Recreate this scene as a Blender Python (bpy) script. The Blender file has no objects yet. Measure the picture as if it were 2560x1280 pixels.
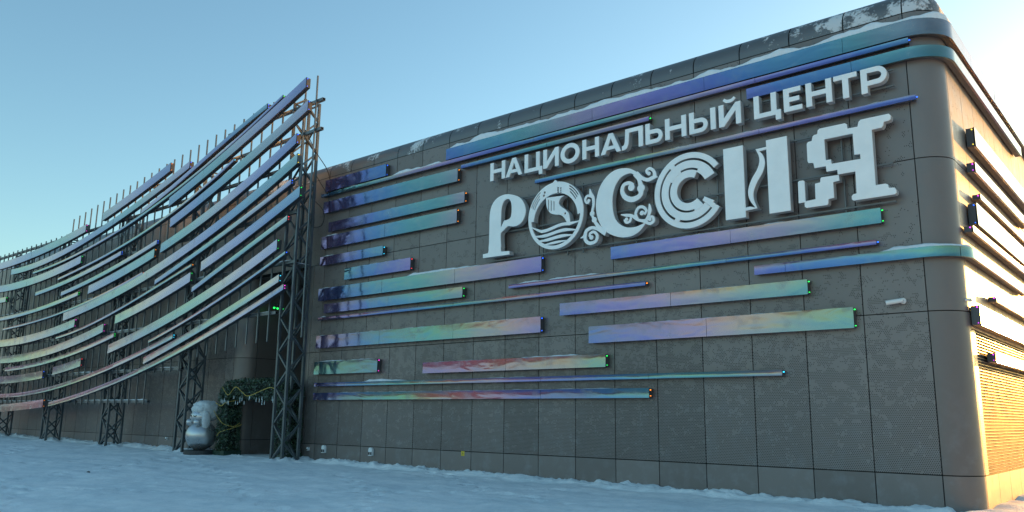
import bpy, bmesh, math, random
from mathutils import Vector, Matrix, noise
import numpy as np
R = math.radians
random.seed(7)
SC = bpy.context.scene
COL = SC.collection

# ------------------------------------------------------------------ camera, sky, sun, exposure
cam_d = bpy.data.cameras.new('camera')
cam_d.sensor_width = 36.0
cam_d.lens = 28.4995
cam_d.clip_start = 0.1
cam_d.clip_end = 3000
cam = bpy.data.objects.new('camera', cam_d)
COL.objects.link(cam)
CAM_R = Vector((0.763671, 0.645486, 0.012433)); CAM_U = Vector((0.116525, -0.156750, 0.980740)); CAM_F = Vector((-0.635003, 0.747514, 0.194920))
m = Matrix((CAM_R, CAM_U, -CAM_F)).transposed().to_4x4()
m.translation = Vector((23.769353, -18.525093, 1.521536))
cam.matrix_world = m
SC.camera = cam

SUN_EL = 6.0
SUN_AZ = 9.5            # degrees to the right of the direction straight into the facade (+Y)
sun_dir = Vector((math.sin(R(SUN_AZ))*math.cos(R(SUN_EL)), math.cos(R(SUN_AZ))*math.cos(R(SUN_EL)), math.sin(R(SUN_EL))))
world = bpy.data.worlds.new('World'); SC.world = world
world.use_nodes = True
wn = world.node_tree
sky = wn.nodes.new('ShaderNodeTexSky')
sky.sky_type = 'NISHITA'
sky.sun_disc = False
sky.sun_elevation = R(SUN_EL)
sky.sun_rotation = R(SUN_AZ)
sky.air_density = 1.0
sky.dust_density = 0.9
sky.ozone_density = 2.0
wb = wn.nodes.new('ShaderNodeMix'); wb.data_type = 'RGBA'; wb.blend_type = 'MULTIPLY'   # cool white balance of the picture
wb.inputs[0].default_value = 1.0; wb.inputs[7].default_value = (0.90, 1.03, 0.97, 1)
wn.links.new(sky.outputs[0], wb.inputs[6])
wn.links.new(wb.outputs[2], wn.nodes['Background'].inputs[0])
wn.nodes['Background'].inputs[1].default_value = 0.15
sun_d = bpy.data.lights.new('sun', 'SUN')
sun_d.energy = 5.0
sun_d.angle = R(0.5)
sun_d.color = (1.0, 0.44, 0.09)
sun = bpy.data.objects.new('sun', sun_d); COL.objects.link(sun)
sun.rotation_euler = (-sun_dir).to_track_quat('-Z', 'Y').to_euler()
sun.location = (60, 80, 30)
SC.view_settings.view_transform = 'Standard'
SC.view_settings.look = 'None'
SC.view_settings.gamma = 1.0
SC.view_settings.exposure = 1.45
SC.cycles.max_bounces = 6
SC.cycles.glossy_bounces = 4
SC.cycles.diffuse_bounces = 3

# ------------------------------------------------------------------ helpers
def link(o, parent=None, loc=None):
    COL.objects.link(o)
    if loc is not None: o.location = loc
    if parent is not None:
        o.parent = parent
        if parent.type == 'EMPTY':
            o.matrix_parent_inverse = Matrix.Translation(parent.location).inverted()
    return o

def mesh(name, V, Fc, mats, smooth=False, idx=None):
    me = bpy.data.meshes.new(name)
    me.from_pydata([tuple(v) for v in V], [], [tuple(f) for f in Fc])
    for mt in (mats if isinstance(mats, (list, tuple)) else [mats]): me.materials.append(mt)
    if idx is not None: me.polygons.foreach_set('material_index', idx)
    if smooth: me.polygons.foreach_set('use_smooth', [True]*len(me.polygons))
    me.update()
    return me

def obj(name, V, Fc, mats, parent=None, loc=None, smooth=False, idx=None):
    return link(bpy.data.objects.new(name, mesh(name, V, Fc, mats, smooth, idx)), parent, loc)

def tag(o, label=None, cat=None, group=None, kind=None):
    if label: o['label'] = label
    if cat: o['category'] = cat
    if group: o['group'] = group
    if kind: o['kind'] = kind
    return o

def empty(name, loc, label=None, cat=None, group=None):
    e = bpy.data.objects.new(name, None); COL.objects.link(e); e.location = loc
    e.empty_display_size = 0.2
    return tag(e, label, cat, group)

class MB:
    """collects boxes, beams, tubes into one mesh"""
    def __init__(s): s.V = []; s.F = []
    def add(s, V, Fc):
        n = len(s.V); s.V += [tuple(v) for v in V]; s.F += [tuple(i+n for i in f) for f in Fc]; return s
    def box(s, x0, x1, y0, y1, z0, z1):
        V = [(x0,y0,z0),(x1,y0,z0),(x1,y1,z0),(x0,y1,z0),(x0,y0,z1),(x1,y0,z1),(x1,y1,z1),(x0,y1,z1)]
        return s.add(V, [(0,3,2,1),(4,5,6,7),(0,1,5,4),(1,2,6,5),(2,3,7,6),(3,0,4,7)])
    def beam(s, a, b, r, n=4, r2=None, cap=True):
        a, b = Vector(a), Vector(b); d = (b-a).normalized(); r2 = r if r2 is None else r2
        up = Vector((0,0,1)) if abs(d.z) < .95 else Vector((0,1,0))
        u = d.cross(up).normalized(); w = u.cross(d).normalized()
        V = []
        for p, q in ((a, r), (b, r2)):
            for k in range(n):
                t = 2*math.pi*(k+.5)/n
                V.append(p + (u*math.cos(t) + w*math.sin(t))*q*(math.sqrt(2) if n == 4 else 1))
        Fc = [(k, (k+1) % n, n+(k+1) % n, n+k) for k in range(n)]
        if cap: Fc += [tuple(range(n-1,-1,-1)), tuple(range(n, 2*n))]
        return s.add(V, Fc)
    def tube(s, pts, r, n=6):
        pts = [Vector(p) for p in pts]; rings = []
        V = []; Fc = []
        for i, p in enumerate(pts):
            d = (pts[min(i+1, len(pts)-1)] - pts[max(i-1, 0)]).normalized()
            up = Vector((0,0,1)) if abs(d.z) < .95 else Vector((0,1,0))
            u = d.cross(up).normalized(); w = u.cross(d)
            rr = r[i] if isinstance(r, (list, tuple)) else r
            V += [p + (u*math.cos(2*math.pi*k/n) + w*math.sin(2*math.pi*k/n))*rr for k in range(n)]
            if i:
                b = (i-1)*n
                Fc += [(b+k, b+(k+1) % n, b+n+(k+1) % n, b+n+k) for k in range(n)]
        Fc += [tuple(range(n-1,-1,-1)), tuple(range(len(V)-n, len(V)))]
        return s.add(V, Fc)
    def ell(s, c, rx, ry, rz, nu=24, nv=14, fn=None, rot=0):
        V = []; Fc = []; ca, sa = math.cos(rot), math.sin(rot)
        for j in range(nv+1):
            ph = math.pi*j/nv
            for i in range(nu):
                th = 2*math.pi*i/nu
                d = Vector((math.sin(ph)*math.cos(th), math.sin(ph)*math.sin(th), math.cos(ph)))
                k = fn(d) if fn else 1.0
                x, y, z = d.x*rx*k, d.y*ry*k, d.z*rz*k
                V.append((c[0]+x*ca-y*sa, c[1]+x*sa+y*ca, c[2]+z))
        for j in range(nv):
            for i in range(nu):
                a = j*nu+i; b = j*nu+(i+1) % nu
                Fc.append((a, a+nu, b+nu, b))
        return s.add(V, Fc)
    def build(s, name, mat, parent=None, smooth=False, loc=None):
        return obj(name, s.V, s.F, mat, parent, loc, smooth)

def fbm(x, y, z=0.0, o=4):
    return noise.fractal((x, y, z), 1.0, 2.0, o, noise_basis='PERLIN_ORIGINAL')

# ------------------------------------------------------------------ materials
def newmat(name):
    mt = bpy.data.materials.new(name); mt.use_nodes = True
    nt = mt.node_tree; b = nt.nodes['Principled BSDF']
    return mt, nt, b
def setp(b, col=None, rough=None, metal=None, spec=None):
    if col is not None: b.inputs['Base Color'].default_value = (*col, 1)
    if rough is not None: b.inputs['Roughness'].default_value = rough
    if metal is not None: b.inputs['Metallic'].default_value = metal
    if spec is not None: b.inputs['Specular IOR Level'].default_value = spec
def N(nt, t, **kw):
    n = nt.nodes.new(t)
    for k, v in kw.items(): setattr(n, k, v)
    return n
def math_(nt, op, a, b=None, c=None, clamp=False):
    n = N(nt, 'ShaderNodeMath', operation=op); n.use_clamp = clamp
    for i, v in enumerate((a, b, c)):
        if v is None: continue
        if isinstance(v, (int, float)): n.inputs[i].default_value = v
        else: nt.links.new(v, n.inputs[i])
    return n.outputs[0]
def noise_(nt, vec, scale, detail=4, rough=.55):
    n = N(nt, 'ShaderNodeTexNoise'); n.inputs['Scale'].default_value = scale
    n.inputs['Detail'].default_value = detail; n.inputs['Roughness'].default_value = rough
    if vec is not None: nt.links.new(vec, n.inputs['Vector'])
    return n.outputs[0]
def mapr(nt, v, a, b, c, d, clamp=True):
    n = N(nt, 'ShaderNodeMapRange'); n.clamp = clamp
    nt.links.new(v, n.inputs[0])
    for i, q in enumerate((a, b, c, d)):
        if isinstance(q, (int, float)): n.inputs[i+1].default_value = q
        else: nt.links.new(q, n.inputs[i+1])
    return n.outputs[0]
def mixc(nt, f, a, b):
    n = N(nt, 'ShaderNodeMix', data_type='RGBA')
    if isinstance(f, (int, float)): n.inputs[0].default_value = f
    else: nt.links.new(f, n.inputs[0])
    for i, q in ((6, a), (7, b)):
        if isinstance(q, tuple): n.inputs[i].default_value = (*q, 1) if len(q) == 3 else q
        else: nt.links.new(q, n.inputs[i])
    return n.outputs[2]
def bump(nt, b, h, strength, dist=.02):
    n = N(nt, 'ShaderNodeBump'); n.inputs['Strength'].default_value = strength; n.inputs['Distance'].default_value = dist
    nt.links.new(h, n.inputs['Height']); nt.links.new(n.outputs[0], b.inputs['Normal'])
def plain(name, col, rough=.5, metal=0., var=.12, scale=4., bmp=0.):
    mt, nt, b = newmat(name); setp(b, col, rough, metal)
    g = N(nt, 'ShaderNodeNewGeometry')
    nz = noise_(nt, g.outputs['Position'], scale, 5)
    f = mapr(nt, nz, .3, .7, 0, 1)
    nt.links.new(mixc(nt, f, tuple(c*(1-var) for c in col), tuple(min(1, c*(1+var)) for c in col)), b.inputs['Base Color'])
    nt.links.new(mapr(nt, nz, .3, .7, max(.02, rough-.07), min(1, rough+.07)), b.inputs['Roughness'])
    if bmp: bump(nt, b, noise_(nt, g.outputs['Position'], scale*6, 4), bmp, .01)
    return mt
def emit(name, col, s):
    mt, nt, b = newmat(name); setp(b, (0.02,0.02,0.02), .4)
    b.inputs['Emission Color'].default_value = (*col, 1); b.inputs['Emission Strength'].default_value = s
    return mt

PANEL_C = (0.192, 0.168, 0.158)
def panel_material(name, perf, axis='X', col=PANEL_C, rough=.40, metal=.25):
    mt, nt, b = newmat(name); setp(b, col, rough, metal)
    g = N(nt, 'ShaderNodeNewGeometry'); P = g.outputs['Position']
    sep = N(nt, 'ShaderNodeSeparateXYZ'); nt.links.new(P, sep.inputs[0])
    oi = N(nt, 'ShaderNodeObjectInfo')
    big = noise_(nt, P, .45, 4)
    dirt = noise_(nt, P, 2.6, 7, .65)
    tone = math_(nt, 'ADD', math_(nt, 'MULTIPLY', oi.outputs['Random'], .5), math_(nt, 'ADD', math_(nt, 'MULTIPLY', big, .35), math_(nt, 'MULTIPLY', dirt, .4)))
    tone = mapr(nt, tone, .25, 1.0, 0, 1)
    base = mixc(nt, tone, tuple(c*.80 for c in col), tuple(c*1.18 for c in col))
    # frost dust that clings low on the wall
    frost = math_(nt, 'MULTIPLY', mapr(nt, dirt, .5, .8, 0, 1), mapr(nt, sep.outputs['Z'], 2.5, 0., 0, .35))
    base = mixc(nt, frost, base, (.33, .36, .38))
    if perf:
        p = .042
        u = math_(nt, 'DIVIDE', sep.outputs[axis], p)
        v = math_(nt, 'DIVIDE', sep.outputs['Z'], p*.866)
        row = math_(nt, 'FLOOR', v)
        u2 = math_(nt, 'ADD', u, math_(nt, 'MULTIPLY', math_(nt, 'PINGPONG', row, 1.0), .5))
        fu = math_(nt, 'SUBTRACT', math_(nt, 'FRACT', u2), .5)
        fv = math_(nt, 'MULTIPLY', math_(nt, 'SUBTRACT', math_(nt, 'FRACT', v), .5), .866)
        d2 = math_(nt, 'ADD', math_(nt, 'MULTIPLY', fu, fu), math_(nt, 'MULTIPLY', fv, fv))
        dot = math_(nt, 'LESS_THAN', d2, .27*.27)
        # pattern decides per hole: quantised position through noise
        cx = N(nt, 'ShaderNodeCombineXYZ')
        nt.links.new(math_(nt, 'FLOOR', u2), cx.inputs[0]); nt.links.new(row, cx.inputs[1])
        nb = noise_(nt, cx.outputs[0], .14, 5, .78)
        thr = mapr(nt, sep.outputs['Z'], .5, 5.0, .40, .555)
        thr2 = mapr(nt, sep.outputs['Z'], 5.0, 9.0, 0, .03)
        edge = math_(nt, 'ADD', thr, thr2)
        on = math_(nt, 'GREATER_THAN', nb, edge)
        hole = math_(nt, 'MULTIPLY', dot, on)
        base = mixc(nt, math_(nt, 'MULTIPLY', hole, .68), base, (.012, .013, .014))
        nt.links.new(mapr(nt, hole, 0, 1, metal, 0), b.inputs['Metallic'])
        nt.links.new(mapr(nt, hole, 0, 1, .5, .05), b.inputs['Specular IOR Level'])
    nt.links.new(base, b.inputs['Base Color'])
    nt.links.new(mapr(nt, dirt, .3, .75, rough-.06, rough+.14), b.inputs['Roughness'])
    bump(nt, b, noise_(nt, P, 1.1, 2), .12, .02)
    return mt
M = {}
M['perf'] = panel_material('perforated_cladding', True, 'X')
M['perf_side'] = panel_material('perforated_cladding_side', True, 'Y')
M['plain'] = panel_material('smooth_cladding', False)
M['back'] = plain('dark_backing', (.012,.012,.013), .8)
M['house'] = plain('strip_housing', (.075,.078,.085), .45, .3)
M['steel'] = plain('painted_steel', (.095,.112,.12), .42, .45, .25, 3., .1)
M['post'] = plain('galvanised_post', (.13,.145,.155), .4, .5, .2, 3.)
M['white'] = plain('letter_face_acrylic', (.90,.90,.885), .35, 0, .05, 2.2)
M['return'] = plain('letter_return_grey', (.44,.46,.47), .4, .1, .06, 3.)
M['rail'] = plain('lettering_rail', (.14,.14,.14), .45, .4)

def film_material(name, sat, rough, bm, val=1.):
    mt, nt, b = newmat(name); setp(b, (.6,.6,.7), rough, .78, .3)
    at = N(nt, 'ShaderNodeAttribute', attribute_name='along')
    g = N(nt, 'ShaderNodeNewGeometry')
    nz = noise_(nt, g.outputs['Position'], .35, 3)
    t = math_(nt, 'FRACT', math_(nt, 'ADD', at.outputs['Fac'], math_(nt, 'MULTIPLY', math_(nt, 'SUBTRACT', nz, .5), .35)))
    rp = N(nt, 'ShaderNodeValToRGB'); cr = rp.color_ramp; cr.interpolation = 'B_SPLINE'
    cols = [(0,(.22,.36,.88)),(.17,(.24,.56,.80)),(.30,(.28,.68,.62)),(.39,(.48,.62,.64)),(.52,(.86,.56,.62)),(.68,(.70,.40,.84)),(.86,(.42,.34,.88)),(1,(.22,.36,.88))]
    while len(cr.elements) < len(cols): cr.elements.new(.5)
    for e, (p, c) in zip(cr.elements, cols):
        e.position = p; gy = sum(c)/3*1.12
        e.color = (*[max(.02, (gy+(x-gy)*sat)*val) for x in c], 1)
    nt.links.new(t, rp.inputs[0])
    nt.links.new(rp.outputs[0], b.inputs['Base Color'])
    mp = N(nt, 'ShaderNodeMapping'); mp.inputs['Scale'].default_value = (.7, .7, 2.2)
    nt.links.new(g.outputs['Position'], mp.inputs[0])
    wn_ = N(nt, 'ShaderNodeTexNoise'); wn_.inputs['Scale'].default_value = 1.15; wn_.inputs['Detail'].default_value = 1.5
    wn_.inputs['Roughness'].default_value = .45; wn_.inputs['Distortion'].default_value = 1.2
    nt.links.new(mp.outputs[0], wn_.inputs['Vector'])
    bump(nt, b, wn_.outputs[0], bm, .03)
    fr = mapr(nt, noise_(nt, g.outputs['Position'], 2.2, 7, .7), .48, .78, 0, 1)
    nt.links.new(mapr(nt, fr, 0, 1, rough, rough+.28), b.inputs['Roughness'])
    nt.links.new(mixc(nt, math_(nt, 'MULTIPLY', fr, .35), rp.outputs[0], (.30,.32,.34)), b.inputs['Base Color'])
    return mt
M['film'] = film_material('iridescent_film', .88, .09, .26, .37)
M['film_pale'] = film_material('iridescent_film_pale', .45, .15, .12, .58)  # paler copy of the film: bright sky reflection put into the colour
def snow_material():
    mt, nt, b = newmat('snow'); setp(b, (.66,.72,.78), .75, 0, .3)
    g = N(nt, 'ShaderNodeNewGeometry'); P = g.outputs['Position']
    a = noise_(nt, P, .5, 7, .62); c = noise_(nt, P, 3.5, 8, .7); e = noise_(nt, P, 28, 4, .6)
    f = math_(nt, 'ADD', math_(nt, 'MULTIPLY', a, .55), math_(nt, 'MULTIPLY', c, .45))
    nt.links.new(mixc(nt, mapr(nt, f, .36, .62, 0, 1), SNOW_D, SNOW_L), b.inputs['Base Color'])
    h = math_(nt, 'ADD', math_(nt, 'MULTIPLY', c, 1.0), math_(nt, 'MULTIPLY', e, .25))
    bump(nt, b, h, .5, .08)
    return mt
SNOW_D, SNOW_L = (.68,.75,.78), (.95,.96,.95)
M['snow'] = snow_material()
M['snow_clean'] = plain('fresh_snow', (.78,.80,.82), .8, 0, .05, 8., .5)
LED = {'b': emit('led_blue', (.02,.12,1.), 1.39), 'g': emit('led_green', (.02,1.,.12), 0.92), 'o': emit('led_orange', (1.,.25,.02), 1.08),
       'r': emit('led_red', (1.,.04,.06), 1.08), 'm': emit('led_magenta', (1.,.05,.8), 1.08), 'c': emit('led_cyan', (.03,.6,1.), 1.23), 'y': emit('led_yellow', (1.,.75,.05), 1.08),
       'v': emit('led_violet', (.75,.05,1.), 1.08)}
def parapet_material():
    mt, nt, b = newmat('parapet_metal'); setp(b, (.15,.15,.15), .38, .4)
    g = N(nt, 'ShaderNodeNewGeometry'); P = g.outputs['Position']
    n1 = noise_(nt, P, 1.3, 8, .68); n2 = noise_(nt, P, 14, 6, .65)
    f = math_(nt, 'ADD', math_(nt, 'MULTIPLY', n1, .75), math_(nt, 'MULTIPLY', n2, .25))
    low = noise_(nt, P, .16, 2)
    f = math_(nt, 'ADD', f, mapr(nt, low, .35, .65, -.09, .07))
    k = mapr(nt, f, .52, .57, 0, 1)
    nt.links.new(mixc(nt, k, (.15,.15,.15), (.62,.64,.66)), b.inputs['Base Color'])
    nt.links.new(mapr(nt, k, 0, 1, .38, .85), b.inputs['Roughness'])
    nt.links.new(mapr(nt, k, 0, 1, .4, 0), b.inputs['Metallic'])
    bump(nt, b, k, .6, .02)
    return mt
M['parapet'] = parapet_material()

# ------------------------------------------------------------------ plan of the pavilion
W = 1.3                     # cladding module
Z3, Z2, Z1, Z0 = 0.474, 3.8125, 7.153, 10.58
RC = 0.65; XC = 19.5; XR = XC + RC
GAP = .011
def ground_z(x, y):
    return -0.135 - 0.006*(max(-40, min(26, x)) + 1.45)

def plan(s):
    """point and outward normal along the plan outline: s = x on the front, then round the corner, then back along the side"""
    if s <= XC: return (s, 0.0, 0.0, -1.0)
    a = (s-XC)/RC
    if a <= math.pi/2: return (XC+RC*math.sin(a), RC-RC*math.cos(a), math.sin(a), -math.cos(a))
    return (XR, RC+(s-XC-RC*math.pi/2), 1.0, 0.0)
S_SIDE = XC + RC*math.pi/2           # s where the side wall starts
def samples(s0, s1, step=.35, astep=.06):
    out = [s0]
    s = s0
    while s < s1-1e-6:
        st = astep if XC-1e-6 <= s < S_SIDE else step
        n = s+st
        for br in (XC, S_SIDE):
            if s < br-1e-6 < n and n > br: n = br
        s = min(n, s1); out.append(s)
    return out

# ---- strips: housing (part) > film_panel, led, snow_cap
_seed = [0]
def sweep(pts, prof):
    """pts: list of (x,y,nx,ny,zt,zb); prof: list of (out, v, dz): offset outward, height fraction"""
    V = []; n = len(prof)
    for x, y, nx, ny, zt, zb in pts:
        for o, v, dz in prof:
            V.append((x+nx*o, y+ny*o, zb+(zt-zb)*v+dz))
    Fc = []
    for i in range(len(pts)-1):
        for k in range(n-1):
            a = i*n+k
            Fc.append((a, a+1, a+n+1, a+n))
    return V, Fc
def film_panel(pts, along, out, mat, parent, conc=.005, lip=.05):
    _seed[0] += 1; sd = _seed[0]*7.31
    K = 6; V = []; Fc = []; A = []
    for i, (x, y, nx, ny, zt, zb) in enumerate(pts):
        for k in range(K+1):
            v = k/K
            w = .003*noise.noise((along[i]*9.0, v*1.6, sd)) + .0015*noise.noise((along[i]*31.0, v*2.5, sd+5))
            o = out - conc*4*v*(1-v) + w*(1 if 0 < k < K else .3)
            V.append((x+nx*o, y+ny*o, zb+(zt-zb)*v)); A.append(along[i]+.02*v)
    n = K+1
    for i in range(len(pts)-1):
        for k in range(K):
            a = i*n+k; Fc.append((a, a+n, a+n+1, a+1))
    nf = len(Fc)
    for end, z in ((0, 0), (K, 1)):
        b0 = len(V)
        for i, (x, y, nx, ny, zt, zb) in enumerate(pts):
            o = out; zz = zt if z else zb
            V.append((x+nx*o, y+ny*o, zz+(.0015 if z else -.0015))); V.append((x+nx*(o-lip), y+ny*(o-lip), zz+(.0015 if z else -.0015)))
            A += [along[i]]*2
        for i in range(len(pts)-1):
            Fc.append((b0+2*i, b0+2*i+1, b0+2*i+3, b0+2*i+2))
    o = obj('film_panel', V, Fc, mat, parent)
    me = o.data
    me.polygons.foreach_set('use_smooth', [i < nf for i in range(len(Fc))])
    at = me.attributes.new('along', 'FLOAT', 'POINT'); at.data.foreach_set('value', A)
    return o
def snow_ridge(parent, pts, y_in, y_out, hmax, seed, name='snow_cap'):
    """irregular ridge lying on a top edge; pts as in sweep (zt used)"""
    V = []; Fc = []; n = 7
    for i, (x, y, nx, ny, zt, zb) in enumerate(pts):
        e = min(1, i/3, (len(pts)-1-i)/3)
        h = hmax*max(.3, .58+.55*fbm(x*1.1+y*.9, seed, 0, 4))*max(.02, e)
        wo = y_out + .03*noise.noise((x*3+y*3, seed, 2.))
        for k in range(n):
            t = k/(n-1); o = y_in+(wo-y_in)*t
            zz = zt + h*max(0, math.sin(math.pi*min(1, .12+.88*t)))**.6*(1 if k < n-1 else 0) + .02*noise.noise((x*5, t*3, seed))*(0 if k in (0, n-1) else 1)*e
            if k == n-1: zz = zt-.004
            V.append((x+nx*o, y+ny*o, max(zt-.004, zz)))
    for i in range(len(pts)-1):
        for k in range(n-1):
            a = i*n+k; Fc.append((a, a+1, a+n+1, a+n))
    return obj(name, V, Fc, M['snow_clean'], parent, smooth=True)

M['house_back'] = plain('strip_back_reflector', (.80,.80,.82), .5, 0.)  # unseen back faces whitened to brighten what the facade strips mirror
def make_strip(parent, name, P, s0, s1, zfun, h, out, back, mat, phase, period, led, module=3.53, led_at='end', step=.35, snow=None):
    """P(s) -> x,y,nx,ny; zfun(s) -> top edge height"""
    def pts(a, b):
        ss = samples(a, b, step) if P is plan else list(np.linspace(a, b, max(3, int((b-a)/step)+1)))
        return ss, [(*P(s), zfun(s), zfun(s)-h) for s in ss]
    ss, pp = pts(s0, s1)
    i_ = .012
    prof = [(back, 0, i_), (out-.03, 0, i_), (out-.03, 1, -i_), (back, 1, -i_), (back, 0, i_)]
    V, Fc = sweep(pp, prof); n = len(prof); L = len(V)
    Fc = [tuple(reversed(f)) for f in Fc]
    Fc += [(0,1,2,3), (L-n+3, L-n+2, L-n+1, L-n)]
    mi = [1 if (name == 'curved_strip' and i < 4*(len(pp)-1) and i % 4 == 3) else 0 for i in range(len(Fc))]
    st = obj(name, V, Fc, [M['house'], M['house_back']], parent, idx=mi)
    # film panels
    b = s1
    cuts = [s1]
    while b - module > s0+.25: b -= module; cuts.append(b)
    cuts.append(s0)
    for b, a in zip(cuts[:-1], cuts[1:]):
        sa, sp = pts(a+.004, b-.004)
        film_panel(sp, [s/period+phase for s in sa], out+random.uniform(-.004, .004), mat, st)
    if led:
        e = s1 if led_at == 'end' else s0; sg = 1 if led_at == 'end' else -1
        x, y, nx, ny = P(e); x2, y2, _, _ = P(e+.02*sg)
        d = Vector((x2-x, y2-y, 0)).normalized()
        zt = zfun(e); zs = [zt-.045] if h < .16 else [zt-.05, zt-h+.05]
        for k, zz in enumerate(zs):
            c = Vector((x+nx*(out-.055), y+ny*(out-.055), zz))
            mb = MB(); q = .012 if k == 0 else .008
            a_ = c - d*.01; b_ = c + d*.03
            mb.beam(a_, b_, q, 6); mb.build('led_lamp', LED[led], st)
    if snow:
        for a, b, hm in snow:
            sa = list(np.arange(a, b, .12)); sp = [(*P(s), zfun(s), zfun(s)-h) for s in sa]
            snow_ridge(st, sp, back, out-.01, hm, a*3.3+b)
    return st

# ================================================================== SETTING
_fr = random.Random(11)
_FP = {}
def _walk(x, y, a, n):
    for i in range(n):
        a += _fr.uniform(-.12, .12); x += .66*math.cos(a); y += .66*math.sin(a)
        sd = .12*(1 if i % 2 else -1)
        px, py = x-math.sin(a)*sd, y+math.cos(a)*sd
        for gx in (-1, 0, 1):
            for gy in (-1, 0, 1): _FP.setdefault((int(px//1)+gx, int(py//1)+gy), []).append((px, py, a))
for x, y, a, n in ((-6, -2.5, -.9, 26), (16, -14, 2.5, 40), (4, -3, -.35, 26), (-18, -4, -.25, 44), (14, -4.5, 2.95, 34), (2, -12, .35, 26), (-4.5, -1.6, -1.6, 20)): _walk(x, y, a, n)
def FOOT(x, y):
    z = 0.
    for px, py, a in _FP.get((int(x//1), int(y//1)), ()):
        dx, dy = x-px, y-py; u = dx*math.cos(a)+dy*math.sin(a); v = -dx*math.sin(a)+dy*math.cos(a)
        q = (u/.20)**2+(v/.11)**2
        if q < 4: z += -.08*math.exp(-q*q) + .03*math.exp(-(q-1.9)**2*1.5)
    return z
def build_ground():
    def axis(segs):
        out = []
        for a, b, st in segs: out += list(np.arange(a, b, st))
        return out + [segs[-1][1]]
    xs = axis([(-420,-120,30),(-120,-50,5),(-50,-30,.5),(-30,24,.085),(24,34,.5),(34,120,6),(120,420,30)])
    ys = axis([(-420,-100,30),(-100,-24,4),(-24,-14,.25),(-14,-3,.11),(-3,-1.2,.1),(-1.2,.2,.045),(.2,4,.3),(4,40,4),(40,420,30)])
    V = []
    for y in ys:
        for x in xs:
            z = ground_z(x, y)
            if -50 < x < 40 and -40 < y < 10:
                z += .045*fbm(x*.5, y*.9, 0, 4)
                if x > -32 and y > -20:
                    z += .022*fbm(x*2.0, y*3.0, 3, 4)
                    z += FOOT(x, y)
                # bank of shovelled snow at the wall foot
                if x < 19.7 and -1.5 < y < .6 and not (-6.9 < x < -2.2 and y > -.4):
                    d = -y
                    hb = .07 + .12*max(0, .35+fbm(x*.8, 5.5, 0, 3)) + .14*max(0, fbm(x*2.6, y*3.0, 1, 5))
                    k = max(0, 1-d/(.45+.4*(.5+.5*noise.noise((x*.6, 9., 0)))))
                    hb *= .62
                    z += hb*min(1, k*2.6) + .06*max(0, noise.noise((x*4.6, y*4.6, 2)))*min(1, k*2) + .05*noise.noise((x*9, y*9, 4))*min(1, k*2)
                if x > XR-.2 and y > -1:      # along the side wall
                    d = x-XR
                    k = max(0, 1-max(0, d)/.8)
                    z += (.10+.08*noise.noise((y*1.3, 3, 1)))*min(1, k*1.6)
                for k in range(5):            # clumps round the tower feet
                    dx = x-(-1.8-7*k); dy = (y+.95)*1.15; r2 = dx*dx+dy*dy
                    if r2 < 3: z += .20*math.exp(-r2/.6)*(.55+.9*noise.noise((x*2.6, y*2.6, k))+.5*noise.noise((x*6.6, y*6.6, k)))
                # trampled line in front
            V.append((x, y, z))
    nx = len(xs)
    Fc = [(j*nx+i, j*nx+i+1, (j+1)*nx+i+1, (j+1)*nx+i) for j in range(len(ys)-1) for i in range(nx-1)]
    g = obj('snow_ground', V, Fc, M['snow'], smooth=True); tag(g, kind='structure')
build_ground()

def build_reflection_hills():  # unseen ridge, put in for the strips to mirror
    """low hill line added behind the camera, shaped for reflections in the mirror film"""
    V = []; Fc = []; n = 140
    for i in range(n+1):
        a = math.pi*(1.0 + 1.06*i/n) - .1
        for k, (r, hh) in enumerate(((150, 0), (165, .6), (185, 1.), (240, 1.15), (300, 0))):
            h = hh*(11+9*fbm(i*.11, k*.3, 4, 4)+5*noise.noise((i*1.7, k*2., 0)))
            V.append((r*math.cos(a), r*math.sin(a), -1+max(0, h)))
    for i in range(n):
        for k in range(4):
            a = i*5+k; Fc.append((a, a+1, a+6, a+5))
    o = obj('reflection_hills', V, Fc, plain('reflection_hill', (.20,.18,.21), .9, 0, .4, .2)); tag(o, kind='structure')
build_reflection_hills()

# ================================================================== PAVILION
B = empty('pavilion_building', (10, 4, 0), 'dark grey flat-roofed exhibition pavilion clad in perforated panels with rounded corner', 'building')
RX0, RX1 = -6.5, -2.6      # entrance recess
def quad_panel(x0, x1, z0, z1):
    """thin folded panel, local origin at its lower left corner, front at y=0"""
    g = GAP; w = x1-x0; h = z1-z0
    mb = MB(); mb.box(g, w-g, 0, .03, g, h-g)
    return mb
_cache = {}
def wall_panel(x0, x1, z0, z1, mat, name='cladding_panel', side=False, y=0.):
    key = (round(x1-x0, 3), round(z1-z0, 3), mat.name, side)
    if key not in _cache:
        mb = quad_panel(0, x1-x0, 0, z1-z0)
        if side: mb.V = [(-v[1], v[0], v[2]) for v in mb.V]
        _cache[key] = mesh(name, mb.V, mb.F, mat)
    o = bpy.data.objects.new(name, _cache[key])
    loc = (XR, x0, z0) if side else (x0, y, z0)
    return link(o, B, loc)
cols = [i*W for i in range(-35, 16)]
rows = [(-.5, Z3), (Z3, Z2), (Z2, Z1), (Z1, Z0)]
for a, b in zip(cols[:-1], cols[1:]):
    for k, (z0, z1) in enumerate(rows):
        mt = M['plain'] if k == 0 else M['perf']
        x0, x1 = a, b
        if k < 3:
            if x1 <= RX0-RC+.01 or x0 >= RX1+RC-.01: pass
            elif x0 < RX0-RC < x1: x1 = RX0-RC
            elif x0 < RX1+RC < x1: x0 = RX1+RC
            else: continue
        wall_panel(x0, x1, z0, z1, mt)
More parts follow.
